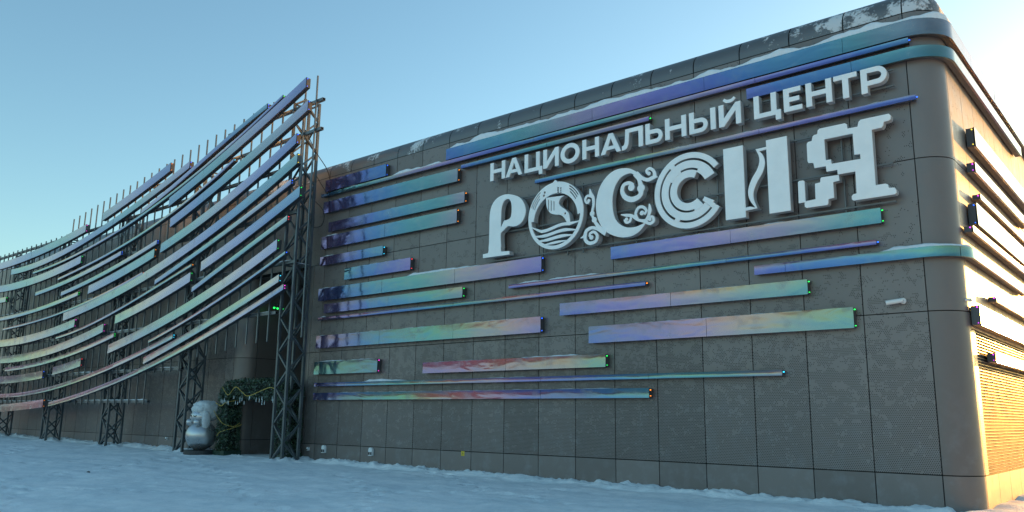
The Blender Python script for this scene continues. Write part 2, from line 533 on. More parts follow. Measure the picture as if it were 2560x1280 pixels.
# backing behind the joints, roof slab
mb = MB()
mb.box(-45.5, RX0-RC, .034, .4, -.5, Z1); mb.box(RX1+RC, XC, .034, .4, -.5, Z1); mb.box(-45.5, XC, .034, .4, Z1+.002, Z0+.1)
mb.box(XC-.2, XR-.034, RC, 30, -.5, Z0+.1)
mb.build('backing_wall', M['back'], B)
mb = MB(); mb.box(-45.5, XR-.6, .6, 30, Z0+.2, Z0+.55); mb.build('roof', M['plain'], B)
mb = MB(); mb.box(-45.5, XC, .034, .4, -1.0, -.501); mb.build('footing', M['back'], B)
# curved panels: outer corner and recess corners
def curved(cx, cy, a0, a1, r, z0, z1, mat, name='corner_panel'):
    V = []; n = 16; Fc = []
    g = GAP/r
    for i in range(n+1):
        a = a0+g*(1 if a1 > a0 else -1) + (a1-a0-2*g*(1 if a1 > a0 else -1))*i/n
        for rr in (r, r-.03):
            for z in (z0+GAP, z1-GAP): V.append((cx+rr*math.cos(a), cy+rr*math.sin(a), z))
    for i in range(n):
        a = i*4; b = a+4
        Fc += [(a, b, b+1, a+1), (a+2, a+3, b+3, b+2), (a, a+2, b+2, b), (a+1, b+1, b+3, a+3)]
    Fc += [(0, 1, 3, 2), (4*n, 4*n+2, 4*n+3, 4*n+1)]
    o = obj(name, V, Fc, mat, B)
    o.data.polygons.foreach_set('use_smooth', [True]*len(Fc)); o.data.set_sharp_from_angle(angle=R(30)) if hasattr(o.data, 'set_sharp_from_angle') else None
    return o
for z0, z1 in rows:
    curved(XC, RC, -math.pi/2, 0, RC, z0, z1, M['plain'])
for z0, z1 in rows[:3]:
    curved(RX0-RC, RC, -math.pi/2, 0, RC, z0, z1, M['plain'])
    curved(RX1+RC, RC, -math.pi/2, -math.pi, RC, z0, z1, M['plain'])
V = []
n = 10
cb = MB()
for i in range(n):
    a, b_ = -math.pi/2+math.pi/2*i/n, -math.pi/2+math.pi/2*(i+1)/n
    r = RC-.035
    cb.add([(XC+r*math.cos(t), RC+r*math.sin(t), z) for z in (-.5, Z0+.1) for t in (a, b_)], [(0, 1, 3, 2)])
for cx_, e0 in ((RX0-RC, 0), (RX1+RC, -math.pi)):
    for i in range(n):
        a, b_ = -math.pi/2+(e0+math.pi/2)*i/n, -math.pi/2+(e0+math.pi/2)*(i+1)/n
        cb.add([(cx_+r*math.cos(t), RC+r*math.sin(t), z) for z in (-.5, Z1+.01) for t in (a, b_)], [(0, 1, 3, 2)])
cb.build('corner_backing', M['back'], B)
# recess: side walls, back wall, soffit
RY = 3.6
for xx, sg in ((RX0, 1), (RX1, -1)):
    for z0, z1 in rows[:3]:
        ys = [RC, 2.1, RY]
        for y0, y1 in zip(ys[:-1], ys[1:]):
            mb = MB(); mb.box(xx-.03 if sg > 0 else xx, xx if sg > 0 else xx+.03, y0+GAP, y1-GAP, z0+GAP, z1-GAP)
            mb.build('recess_panel', M['plain'], B)
    mb = MB(); mb.box(*( (xx-.3, xx-.034) if sg > 0 else (xx+.034, xx+.3)), RC, RY, -.5, Z1); mb.build('recess_backing', M['back'], B)
for k in range(3):
    for z0, z1 in rows[:3]:
        wall_panel(RX0+k*W, RX0+(k+1)*W, z0, z1, M['plain'], 'cladding_panel', y=RY)
mb = MB(); mb.box(RX0-.3, RX1+.3, RY+.034, RY+.3, -.5, Z1); mb.build('recess_backing', M['back'], B)
mb = MB(); mb.box(RX0-RC, RX1+RC, .001, RY+.3, Z1+.004, Z1+.03); mb.build('soffit', M['plain'], B)
# side wall panels
LY0, LY1, LZ1 = 1.0, 9.0, 3.46
ycols = [RC+i*W for i in range(0, 20)]
for a, b in zip(ycols[:-1], ycols[1:]):
    for k, (z0, z1) in enumerate(rows):
        if k == 1: continue
        wall_panel(a, b, z0, z1, M['plain'] if k == 0 else M['perf_side'], side=True)
wall_panel(RC, LY0, Z3, LZ1, M['perf_side'], side=True)
for a, b in zip(ycols[:-1], ycols[1:]):
    wall_panel(a, b, LZ1, Z2, M['perf_side'], side=True)
    if a > LY1: wall_panel(a, b, Z3, LZ1, M['perf_side'], side=True)
# louvred window of the side wall
lv = MB(); lv.box(XR-.14, XR-.11, LY0, LY1, Z3+.01, LZ1)
lv.build('window_pane', plain('window_glass_dark', (.05,.045,.04), .12, 0, .2, 1.), B)
M['slat'] = plain('louvre_aluminium', (.46,.40,.31), .40, .8, .1, 2.)
sl = MB(); sl.add([(XR-.09, LY0, .012), (XR-.002, LY0, -.012), (XR-.002, LY1, -.012), (XR-.09, LY1, .012),
                  (XR-.09, LY0, .018), (XR-.002, LY0, -.006), (XR-.002, LY1, -.006), (XR-.09, LY1, .018)],
                 [(0,3,2,1),(4,5,6,7),(0,1,5,4),(1,2,6,5),(2,3,7,6),(3,0,4,7)])
sm = mesh('louvre_slat', sl.V, sl.F, M['slat'])
z = Z3+.05
while z < LZ1-.03:
    link(bpy.data.objects.new('louvre_slat', sm), B, (0, 0, z)); z += .066
mm = MB(); mm.box(XR-.105, XR-.095, -.02, .02, Z3+.01, LZ1); mm = mesh('louvre_mullion', mm.V, mm.F, M['slat'])
for k in range(1, 10): link(bpy.data.objects.new('louvre_mullion', mm), B, (0, LY0+k*.8, 0))
# parapet: rounded coping panels
prof = [(-.001, Z0+.012)] + [(-.001-.58*(1-math.cos(t)), Z0+.12+.54*math.sin(t)) for t in np.linspace(0, math.pi/2, 12)] + [(-.66, Z0+.55)]
def coping(s0, s1):
    ss = samples(s0+GAP*1.3, s1-GAP*1.3, .65, .12); V = []; Fc = []; n = len(prof)
    for s in ss:
        x, y, nx, ny = plan(s)
        for o, zz in prof: V.append((x+nx*o, y+ny*o, zz))
    for i in range(len(ss)-1):
        for k in range(n-1):
            a = i*n+k; Fc.append((a, a+n, a+n+1, a+1))
    obj('coping_panel', V, Fc, M['parapet'], B, smooth=True)
for a, b in zip(cols[:-1], cols[1:]): coping(a, b)
coping(XC, S_SIDE)
for a, b in zip(ycols[:-1], ycols[1:]): coping(S_SIDE+a-RC, S_SIDE+b-RC)
pb = MB()
V, Fc = sweep([(*plan(s), 1, 0) for s in samples(-45.5, S_SIDE+24, 1.3, .12)], [(-.05, Z0, 0), (-.10, Z0+.2, 0), (-.30, Z0+.5, 0), (-.62, Z0+.58, 0)])
V = []
for s in samples(-45.5, S_SIDE+24, 1.3, .12):
    x, y, nx, ny = plan(s)
    for o, zz in [(-.04, Z0), (-.10, Z0+.3), (-.33, Z0+.54), (-.64, Z0+.61)]: V.append((x+nx*o, y+ny*o, zz))
ns = len(V)//4
Fc = [(i*4+k, i*4+4+k, i*4+5+k, i*4+1+k) for i in range(ns-1) for k in range(3)]
obj('coping_backing', V, Fc, M['back'], B, smooth=True)

# facade strips: x0, x1, top, height, led, phase, direction, snow ranges
SIDE = S_SIDE-RC          # add to a side-wall y to get s
FS = [
 (-1.30, 2.22, 10.39, .45, 'b', .70, 1.1, []),
 (-1.53, 19.60, 9.885, .12, 'b', .05, 1, [(2.4, 5.2, .16), (-.5, 2., .05)]),
 (-1.35, 5.81, 9.53, .44, 'o', .72, 1.1, [(-1.3, 1., .05), (1.6, 4.5, .05)]),
 (-.97, 6.15, 8.68, .36, 'o', .72, 1.1, [(-.9, 5.2, .035)]),
 (-1.35, 5.82, 8.16, .47, 'o', .70, 1.1, [(-1.35, -.2, .10), (.5, 5.0, .03)]),
 (-1.36, 2.24, 7.38, .33, 'c', .66, 1.3, [(-1.36, -.3, .10)]),
 (.15, 3.69, 6.79, .42, 'r', .14, -1.2, [(.3, 3.5, .05)]),
 (-1.34, 9.33, 6.16, .46, 'b', .85, .9, [(-1.34, -.4, .08), (3.4, 7., .12)]),
 (-.96, 6.16, 5.555, .34, 'g', .74, 1, []),
 (-1.28, 12.82, 5.075, .11, 'o', .60, 1, [(-1.28, -.7, .12)]),
 (-1.32, 9.31, 4.39, .46, 'b', .78, .9, [(-1.3, -.6, .06), (0, 8.5, .02)]),
 (-1.34, 2.22, 3.43, .46, 'm', .25, -.6, [(-1.3, 2.1, .04)]),
 (4.46, 11.54, 3.22, .345, 'g', .78, -.6, [(8.4, 10.8, .07), (4.6, 7, .02)]),
 (-1.27, 16.38, 2.665, .13, 'c', .82, 1, [(1.4, 3.8, .08), (7, 9, .03)]),
 (-1.29, 12.86, 2.30, .25, 'o', .86, 1, [(0, 12, .015)]),
 (8.07, 18.64, 5.425, .105, 'b', .80, -1, [(8.3, 11.5, .09), (12, 13.5, .03)]),
 (11.74, 18.78, 6.125, .34, 'g', .93, -.9, [(12, 17, .03)]),
 (5.95, 13.03, 9.61, .12, 'g', .98, 1, []),
 (9.06, 19.64, 8.54, .115, 'b', .04, .9, [(9.6, 10.6, .04), (13., 14.6, .07), (15, 19.5, .04)]),
 (10.0, 17.08, 4.705, .345, 'g', .90, -.88, [(11, 16, .02)]),
 (10.99, 18.05, 3.99, .46, 'g', .96, -.98, [(12, 17.5, .02)]),
]
for x0, x1, zt, h, led, ph, dr, sn in FS:
    per = 10.5/dr
    make_strip(B, 'facade_strip', plan, x0, x1, lambda s, z=zt: z, h, .20, .03, M['film'], ph - x0/per, per, led, snow=sn)
# strips that wrap round the corner and run along the side
WS = [(5.24, SIDE+16, 10.30, .38, .0, 10.5), (15.83, SIDE+9.1, 9.66, .27, .85, 9.), (15.82, SIDE+7.3, 5.15, .22, .84, 9.)]
for x0, s1, zt, h, ph, per in WS:
    sn = {10.30: [(5.3, SIDE+1.2, .26)], 9.66: [], 5.15: [(18.6, SIDE+.9, .12), (16, 18, .02)]}[zt]
    make_strip(B, 'facade_strip', plan, x0, s1, lambda s, z=zt: z, h, .20, .03, M['film'], ph - x0/per, per, None, snow=sn)
# side-wall strips
for y0, L, zt, h, led in [(2.0, 14, 8.26, .46, 'y'), (1.68, 7.1, 7.34, .24, 'v'), (1.95, 14, 6.65, .13, 'v'), (1.35, 14, 6.31, .5, 'b'), (.73, 14, 5.68, .15, 'v'),
                          (2.58, 10, 4.37, .13, 'v'), (.62, 14, 3.95, .43, 'v'), (1.83, 10, 3.04, .22, 'v')]:
    make_strip(B, 'facade_strip', plan, SIDE+y0, SIDE+y0+L, lambda s, z=zt: z, h, .21, .03, M['film_pale'], random.random(), 9., led, led_at='start')

# ================================================================== LETTERING
from mathutils.geometry import tessellate_polygon
def prism(polys, y0, y1):
    """polys: list of (outer, [holes]) in (x,z); solid from y0 (front) to y1 (back)"""
    V = []; Fc = []
    for j, (outer, holes) in enumerate(polys):
        loops = [outer]+list(holes)
        flat = [p for l in loops for p in l]
        tri = tessellate_polygon([[Vector((p[0], p[1], 0)) for p in l] for l in loops])
        b = len(V); n = len(flat); dy = -.0015*j
        V += [(p[0], y0+dy, p[1]) for p in flat]+[(p[0], y1, p[1]) for p in flat]
        for t in tri:
            (ax, az), (bx, bz), (cx_, cz) = (flat[i] for i in t)
            if (bx-ax)*(cz-az)-(bz-az)*(cx_-ax) < 0: t = tuple(reversed(t))
            Fc.append(tuple(b+i for i in t)); Fc.append(tuple(b+n+i for i in reversed(t)))
        k = 0
        for li, l in enumerate(loops):
            ar = sum(l[i][0]*l[(i+1) % len(l)][1]-l[(i+1) % len(l)][0]*l[i][1] for i in range(len(l)))
            for i in range(len(l)):
                a, c = b+k+i, b+k+(i+1) % len(l)
                f = (a, a+n, c+n, c) if (ar > 0) != (li > 0) else (a, c, c+n, a+n)
                Fc.append(f)
            k += len(l)
    return V, Fc
def cat_rom(P, n=6):
    out = []
    for i in range(len(P)-1):
        p0, p1, p2, p3 = P[max(i-1, 0)], P[i], P[i+1], P[min(i+2, len(P)-1)]
        for k in range(n):
            t = k/n
            out.append(tuple(.5*((2*p1[d])+(-p0[d]+p2[d])*t+(2*p0[d]-5*p1[d]+4*p2[d]-p3[d])*t*t+(-p0[d]+3*p1[d]-3*p2[d]+p3[d])*t**3) for d in range(len(p1))))
    return out+[tuple(P[-1])]
def ribbon(P, Wd, n=6):
    Q = cat_rom([(p[0], p[1], w) for p, w in zip(P, Wd)], n)
    L = []; Rr = []
    for i, (x, z, w) in enumerate(Q):
        a, b = Q[max(0, i-1)], Q[min(len(Q)-1, i+1)]
        d = Vector((b[0]-a[0], b[1]-a[1])).normalized(); nx, nz = -d.y, d.x
        L.append((x+nx*w/2, z+nz*w/2)); Rr.append((x-nx*w/2, z-nz*w/2))
    return (L+Rr[::-1], [])
def smooth_loop(P, n=4):
    P = list(P); m = len(P); out = []
    for i in range(m):
        p0, p1, p2, p3 = P[i-1], P[i], P[(i+1) % m], P[(i+2) % m]
        for k in range(n):
            t = k/n
            out.append(tuple(.5*((2*p1[d])+(-p0[d]+p2[d])*t+(2*p0[d]-5*p1[d]+4*p2[d]-p3[d])*t*t+(-p0[d]+3*p1[d]-3*p2[d]+p3[d])*t**3) for d in range(2)))
    return out
def arc(cx, cz, r, a0, a1, n=12, rz=None):
    rz = r if rz is None else rz
    return [(cx+r*math.cos(R(a0+(a1-a0)*i/n)), cz+rz*math.sin(R(a0+(a1-a0)*i/n))) for i in range(n+1)]
def sector(cx, cz, r0, r1, a0, a1, n=None):
    n = n or max(4, int(abs(a1-a0)/7))
    return (arc(cx, cz, r1, a0, a1, n)+arc(cx, cz, r0, a1, a0, n), [])
def disc(cx, cz, r, n=16): return (arc(cx, cz, r, 0, 360-360/n, n-1), [])
YF, YB, YW = -.35, -.325, -.155
def letter(parent, polys, yf=YF, yb=YB, yw=YW):
    V, Fc = prism(polys, yb+.002, yw); o = obj('letter', V, Fc, M['return'], parent)
    V, Fc = prism(polys, yf, yb); obj('letter_face', V, Fc, M['white'], o)
    return o
H = .58; T = .135; Bb = .115
def g_H(w): return [([(0,0),(T,0),(T,.235),(w-T,.235),(w-T,0),(w,0),(w,H),(w-T,H),(w-T,.35),(T,.35),(T,H),(0,H)], [])]
def g_A(w):
    c = w/2; k = (c-.07)/H
    return [([(0,0),(.145,0),(.145+k*.11,.11),(w-.145-k*.11,.11),(w-.145,0),(w,0),(c+.07,H),(c-.07,H)], [[(.15+k*.21,.21),(w-.15-k*.21,.21),(c,H-.14)]])]
def g_C(w): return [([(0,0),(w-.03,0),(w-.03,-.13),(w+.1,-.13),(w+.1,Bb),(w,Bb),(w,H),(w-T,H),(w-T,Bb),(T,Bb),(T,H),(0,H)], [])]
def g_I(w): return [([(0,0),(T*.95,0),(w-T,H-.21),(w-T,0),(w,0),(w,H),(w-T*.95,H),(T,.21),(T,H),(0,H)], [])]
def g_O(w): return [(arc(w/2, H/2, w/2, 0, 350, 35, H/2+.012), [arc(w/2, H/2, w/2-.14, 0, 350, 35, H/2-.115)])]
def g_L(w): return [([(0,0),(.09,0),(.16,.04),(.21,.15),(.235,H-Bb),(w-T,H-Bb),(w-T,0),(w,0),(w,H),(.115,H),(.10,.24),(.07,.14),(0,.115)], [])]
def g_b(w):
    r = .195
    return [([(0,0)]+arc(w-r, r, r, -90, 90, 10)+[(T,2*r),(T,H),(0,H)], [[(T,.11)]+arc(w-r, r, r-.115, -90, 90, 8)+[(T,2*r-.11)]])]
def g_P(w):
    r = .205
    return [([(0,0),(T,0),(T,H-2*r)]+arc(w-r, H-r, r, -90, 90, 10)+[(0,H)], [[(T,H-2*r+.11)]+arc(w-r, H-r, r-.115, -90, 90, 8)+[(T,H-.11)]])]
def g_bar(w): return [([(0,0),(w,0),(w,H),(0,H)], [])]
def g_J(w): return g_I(w)+[ribbon([(w/2-.15,H+.13),(w/2-.08,H+.075),(w/2,H+.06),(w/2+.08,H+.075),(w/2+.15,H+.13)], [.07,.08,.085,.08,.07], 4)]
def g_E(w): return [([(0,0),(w,0),(w,Bb),(T,Bb),(T,.235),(w-.06,.235),(w-.06,.345),(T,.345),(T,H-Bb),(w-.02,H-Bb),(w-.02,H),(0,H)], [])]
def g_T(w): return [([(w/2-T/2,0),(w/2+T/2,0),(w/2+T/2,H-Bb),(w,H-Bb),(w,H),(0,H),(0,H-Bb),(w/2-T/2,H-Bb)], [])]
ZL = 8.755
S1 = empty('facade_lettering', (7.4, -.2, ZL), 'small white raised letters НАЦИОНАЛЬНЫЙ ЦЕНТР along the top of the facade', 'sign')
for fn, x0, x1 in [(g_H,7.39,8.0),(g_A,8.03,8.69),(g_C,8.78,9.36),(g_I,9.50,10.07),(g_O,10.14,10.82),(g_H,10.92,11.49),(g_A,11.55,12.22),(g_L,12.25,12.92),(g_b,13.0,13.52),
                   (g_H,13.6,14.22),(g_b,14.31,14.83),(g_bar,14.91,15.05),(g_J,15.14,15.73),(g_C,16.07,16.64),(g_E,16.82,17.26),(g_H,17.36,17.96),(g_T,18.01,18.53),(g_P,18.61,19.17)]:
    polys = [([(x0+p[0], ZL+p[1]) for p in o], [[(x0+p[0], ZL+p[1]) for p in h] for h in hs]) for o, hs in fn(x1-x0)]
    letter(S1, polys)
for zz in (ZL+.10, ZL+.47):
    mb = MB(); mb.box(7.3, 15.85, -.153, -.11, zz, zz+.035); mb.box(16.0, 19.25, -.153, -.11, zz, zz+.035); mb.build('support_rail', M['rail'], S1)

S2 = empty('facade_lettering', (7.2, -.2, 6.33), 'large white raised letters РОССИЯ with folk ornament across the facade', 'sign')
# R-shaped letter
letter(S2, [(smooth_loop([(7.862,7.019),(7.99,7.115),(8.149,7.205),(8.386,7.164),(8.618,7.207),(8.777,7.366),(8.839,7.584),(8.776,7.814),(8.606,8.027),(8.322,8.165),(8.011,8.225),(7.706,8.167),(7.495,7.985),(7.405,7.696),(7.395,7.2),(7.393,6.8),(7.393,6.55),(7.60,6.52),(7.862,6.55),(7.862,6.8)], 4),
             [smooth_loop([(7.868,7.225),(7.93,7.30),(7.993,7.399),(8.089,7.405),(8.23,7.445),(8.28,7.56),(8.292,7.744),(8.27,7.915),(8.206,8.03),(8.124,8.07),(8.014,8.045),(7.925,7.95),(7.879,7.8),(7.866,7.587)], 3)]),
            ([(7.15,6.335),(8.22,6.32),(8.22,6.43),(7.885,6.45),(7.862,6.60),(7.393,6.60),(7.36,6.465),(7.15,6.455)], [])])
# ring letter with swan and waves
ox, oz = 9.95, 7.27
P = []
up = arc(ox, oz, 1.0, -2, 182, 44)
low = arc(ox, oz-.14, .80, 176, 4, 40)
slots = []
for r_, a0, a1 in [(.95,30,58),(.885,28,55),(.82,27,50),(.95,125,158),(.885,130,160),(.82,134,160)]:
    slots.append(arc(ox, oz, r_+.016, a0, a1, 10)+arc(ox, oz, r_-.016, a1, a0, 10))
for k in range(3): slots.append(arc(ox+.10+.0*k, oz+.74+.065*(k-1), .035, 200, 520, 8)[:-1])
for k in range(3): slots.append(arc(ox+.20, oz+.72+.065*(k-1), .030, 200, 520, 8)[:-1])
for k in range(2): slots.append(arc(ox-.42+.03*k, oz+.66+.09*k, .04, 0, 320, 8))
P.append((up+low, slots))
P.append(sector(ox, oz, .89, .998, 180.5, 359.5, 44))
P.append(([(ox-.10, oz+.985),(ox-.0, oz+1.07),(ox+.10, oz+.985)], []))
neck = cat_rom([(ox-.33,oz+.58),(ox-.31,oz+.30),(ox-.18,oz+.10),(ox+.02,oz+.02),(ox+.20,oz-.02),(ox+.34,oz-.14),(ox+.46,oz-.34),(ox+.53,oz-.34),(ox+.50,oz-.05),(ox+.36,oz+.12),(ox+.20,oz+.24),(ox+.13,oz+.36),(ox+.20,oz+.48),(ox+.33,oz+.54)], 4)
eye = arc(ox+.36, oz+.0, .035, 0, 315, 7)
bars = [[(ox-.26+.10*k, oz+.16+(.05 if k == 0 else 0)),(ox-.225+.10*k, oz+.15),(ox-.225+.10*k, oz+.50-.04*k),(ox-.26+.10*k, oz+.52-.04*k)] for k in range(3)]
P.append((neck, [eye]+bars))
for k, vb in enumerate((-.36, -.52, -.67, -.81)):
    half = math.sqrt(.93**2-(vb-.02)**2)
    L = []; U = []
    for i in range(25):
        u = -half+2*half*i/24
        w = .055*math.sin(u*4.2+.3)*(1-.25*k)+(.12*max(0, abs(u)-.5)/.4 if k == 0 else 0)
        th = .045*(1 if k < 3 else .8)*min(1, .35+1.8*(half-abs(u)))
        U.append((ox+u, oz+vb+w+th)); L.append((ox+u, oz+vb+w-th))
    P.append((L+U[::-1], []))
letter(S2, P)
# first C: crescent with ornament
P = [(smooth_loop([(12.781,7.987),(12.542,8.166),(12.316,8.237),(12.008,8.235),(11.733,8.099),(11.512,7.847),(11.389,7.491),(11.386,7.15),(11.482,6.831),(11.675,6.568),(11.943,6.398),(12.246,6.308),(12.544,6.316),(12.766,6.415),(12.915,6.556),(13.004,6.656),(12.88,6.6),(12.659,6.544),(12.4,6.558),(12.176,6.663),(12.007,6.853),(11.927,7.133),(11.92,7.471),(12.001,7.761),(12.159,7.969),(12.351,8.051),(12.54,8.049),(12.68,7.94)], 3), []),
 ribbon([(12.66,8.02),(12.778,7.822),(12.828,7.581),(12.794,7.389),(12.563,7.313),(12.34,7.407),(12.237,7.591),(12.289,7.76),(12.46,7.79),(12.60,7.72)], [.16,.11,.15,.13,.15,.14,.12,.10,.10,.06]),
 disc(12.53,7.655,.10), disc(12.83,7.58,.115),
 ribbon([(12.70,8.03),(12.87,7.854),(13.052,7.772),(13.215,7.807),(13.345,7.80)], [.10,.10,.10,.10,.02]),
 ribbon([(13.252,7.80),(13.245,7.951),(13.131,8.069),(13.021,8.034),(13.037,7.945)], [.12,.09,.08,.08,.06]), disc(13.085,7.94,.055),
 ribbon([(11.63,6.53),(11.442,6.735),(11.304,6.942),(11.246,7.138),(11.296,7.369),(11.282,7.578),(11.21,7.693),(11.179,7.85)], [.14,.11,.08,.07,.08,.09,.10,.02]),
 disc(11.25,7.12,.075), disc(11.32,6.93,.08),
 ribbon([(11.27,7.60),(11.109,7.659),(11.02,7.571),(11.067,7.455),(11.15,7.462)], [.08,.07,.07,.06,.05]), disc(11.14,7.51,.05),
 ribbon([(11.70,6.50),(11.441,6.651),(11.243,6.713),(11.061,6.654),(10.98,6.512),(10.85,6.47)], [.16,.10,.09,.10,.08,.01]),
 ribbon([(11.03,6.62),(11.019,6.404),(11.159,6.285),(11.358,6.309),(11.419,6.452),(11.321,6.583),(11.19,6.56),(11.16,6.47)], [.10,.10,.10,.09,.09,.08,.07,.06]), disc(11.225,6.44,.065),
 ribbon([(12.99,6.645),(12.845,6.679),(12.7,6.733),(12.554,6.853),(12.368,6.898),(12.20,6.94)], [.12,.08,.07,.08,.08,.02]),
 ribbon([(12.53,6.85),(12.477,6.717),(12.365,6.70),(12.31,6.791)], [.07,.07,.07,.06]), disc(12.375,6.785,.05),
 ribbon([(12.73,6.728),(12.666,6.885),(12.743,7.037),(12.889,7.046),(12.996,6.932),(12.93,6.835)], [.07,.08,.08,.08,.08,.06]), disc(12.86,6.885,.065),
 ribbon([(12.965,6.63),(13.065,6.792),(13.104,6.931),(13.09,7.10)], [.10,.08,.10,.03]),
 ribbon([(12.98,6.62),(13.095,6.562),(13.204,6.61),(13.189,6.725),(13.09,6.75)], [.08,.08,.08,.07,.05]), disc(13.10,6.675,.05)]
letter(S2, P)
# second C: concentric bands with slots
cx, cz = 14.24, 7.28
P = [sector(cx, cz, .85, 1.0, 33, 326), sector(cx, cz, .59, .79, 62, 318), sector(cx, cz, .34, .535, 62, 312),
     sector(cx, cz, .50, .79, 24, 61.5), sector(cx, cz, .785, .86, 118, 128), sector(cx, cz, .78, .855, 318, 327), sector(cx, cz, .50, .79, 318.5, 331),
     sector(cx, cz, .53, .60, 285, 312), sector(cx, cz, .53, .60, 112, 150), sector(cx, cz, .785, .86, 240, 250)]
letter(S2, P)
# I with curling stroke
letter(S2, [([(15.222,6.34),(15.742,6.34),(15.742,8.165),(15.222,8.165)], [])] )
letter(S2, [([(16.335,6.335),(16.848,6.335),(16.848,8.16),(16.335,8.16)], []),
            ribbon([(16.09,7.97),(16.19,7.80),(16.21,7.62),(16.14,7.42),(15.99,7.20),(15.90,6.97),(15.91,6.76),(16.02,6.53)], [.03,.10,.14,.16,.16,.14,.10,.03]),
            ([(16.06,7.99),(16.13,7.92),(16.333,7.935),(16.333,7.995)], []), ([(15.745,6.50),(16.06,6.515),(15.86,6.585),(15.745,6.575)], [])])
# stepped last letter
letter(S2, [([(18.498,8.13),(18.545,8.168),(19.14,8.168),(19.177,8.12),(19.165,8.035),(19.12,8.012),(19.025,8.009),(19.006,7.927),(18.967,7.886),(18.761,7.884),(18.755,6.605),(18.955,6.605),(19.01,6.575),(19.017,6.50),(19.135,6.485),(19.165,6.43),(19.165,6.37),(19.13,6.337),(18.27,6.337),(18.235,6.37),(18.235,6.44),(18.27,6.478),(18.345,6.492),(18.352,6.998),(17.967,6.998),(17.963,7.11),(17.722,7.11),(17.716,7.242),(17.452,7.248),(17.44,7.36),(17.41,7.385),(17.33,7.39),(17.305,7.44),(17.31,7.86),(17.34,7.90),(17.43,7.91),(17.456,8.01),(17.49,8.04),(17.565,8.045),(17.581,8.13),(17.625,8.165),(18.195,8.165),(18.24,8.13),(18.246,8.026),(18.467,8.021)],
             [[(17.716,7.885),(17.720,7.385),(17.836,7.38),(17.846,7.272),(18.482,7.262),(18.482,7.375),(18.355,7.385),(18.352,7.886)]]),
            ([(17.60,6.995),(17.985,6.985),(17.995,6.85),(17.853,6.84),(17.853,6.474),(17.724,6.462),(17.714,6.361),(17.68,6.33),(17.215,6.337),(17.18,6.37),(17.18,6.46),(17.21,6.497),(17.436,6.507),(17.444,6.872),(17.565,6.885),(17.575,6.97)], []),
            ([(17.055,6.975),(17.085,7.003),(17.175,7.003),(17.205,6.975),(17.205,6.475),(17.045,6.475)], [])])
for zz in (6.22, 7.08, 8.06):
    mb = MB(); mb.box(7.2, 19.1, -.153, -.11, zz, zz+.035); mb.build('support_rail', M['rail'], S2)
for xx in (9.3, 10.2, 10.75, 12.5, 14.9, 18.0):
    mb = MB(); mb.box(xx, xx+.03, -.109, -.07, 6.1, 8.15); mb.build('support_upright', M['rail'], S2)

# ================================================================== ENTRANCE SCREEN
SCR = empty('entrance_screen', (-1.45, -1.25, -.13), 'sweeping steel lattice screen hung with curved iridescent strips before the left wing', 'screen')
TS = .66
for k in range(5):
    xr = -1.45-7.0*k; xl = xr-TS; yf = -1.25; yb = yf+TS
    top = [13.45, 11.95, 11.0, 10.75, 10.7][k]
    g0 = ground_z(xr, -1)-.12
    mb = MB()
    for (x, y) in ((xl, yf), (xr, yf), (xl, yb), (xr, yb)): mb.box(x-.047, x+.047, y-.047, y+.047, g0, top)
    for zz in (top-.06, 7.0, g0+.1):
        for a, b in (((xl, yf), (xr, yf)), ((xr, yf), (xr, yb)), ((xr, yb), (xl, yb)), ((xl, yb), (xl, yf))):
            mb.beam((*a, zz), (*b, zz), .028, 4, cap=False)
    tw = mb.build('truss_tower', M['steel'], SCR)
    dz = .64
    lat = MB()
    for fi, (a, b) in enumerate((((xl, yf), (xr, yf)), ((xr, yf), (xr, yb)), ((xr, yb), (xl, yb)), ((xl, yb), (xl, yf)))):
        z = g0+.15; j = fi % 2
        while z+dz < top-.05:
            p, q = (a, b) if j % 2 == 0 else (b, a)
            if k < 3:
                m1 = MB(); m1.beam((*p, z), (*q, z+dz), .03, 4); m1.build('brace', M['steel'], tw)
            else: lat.beam((*p, z), (*q, z+dz), .03, 4)
            z += dz; j += 1
    if k >= 3: tag(lat.build('brace_lattice', M['steel'], tw), kind='stuff')
    if k == 0:
        sa = [(x, yf, 0, -1, 7.03, 6.9) for x in np.arange(xl, xr, .08)]
        snow_ridge(tw, [(xr, y, 1, 0, 7.03, 6.9) for y in np.arange(yf, yb, .08)], -.04, .05, .07, 3.)
        snow_ridge(tw, sa, -.04, .05, .06, 5.)
# horizontal rails
for zz, x0, x1 in ((13.07, -6.6, -.1), (11.92, -13.0, -.1), (10.75, -36, -1.5), (8.93, -36, -1.3), (7.04, -36, -1.1), (5.21, -36, -2.2), (3.35, -36, -8.78), (2.0, -36, -11.47)):
    mb = MB()
    w = .055
    y0, y1 = -1.43, -1.30
    a = [(x0, y0, zz-w), (x0, y1, zz-w), (x0, y1, zz+w), (x0, y0, zz+w)]
    b = [(x1, v[1], v[2]) for v in a]
    yi0, yi1, wi = y0+.012, y1-.012, w-.012
    c = [(x1, yi0, zz-wi), (x1, yi1, zz-wi), (x1, yi1, zz+wi), (x1, yi0, zz+wi)]
    d = [(x1-.4, v[1], v[2]) for v in c]
    mb.add(a+b+c+d, [(0,1,5,4),(1,2,6,5),(2,3,7,6),(3,0,4,7),(3,2,1,0),(4,5,9,8),(5,6,10,9),(6,7,11,10),(7,4,8,11),(8,9,13,12),(9,10,14,13),(10,11,15,14),(11,8,12,15),(12,13,14,15)])
    rl = mb.build('rail', M['post'], SCR)
    if zz < 8:
        snow_ridge(rl, [(x, -1.36, 0, -1, zz+w, zz) for x in np.arange(max(x0, -34), x1-.05, .14)], -.055, .06, .06, zz)
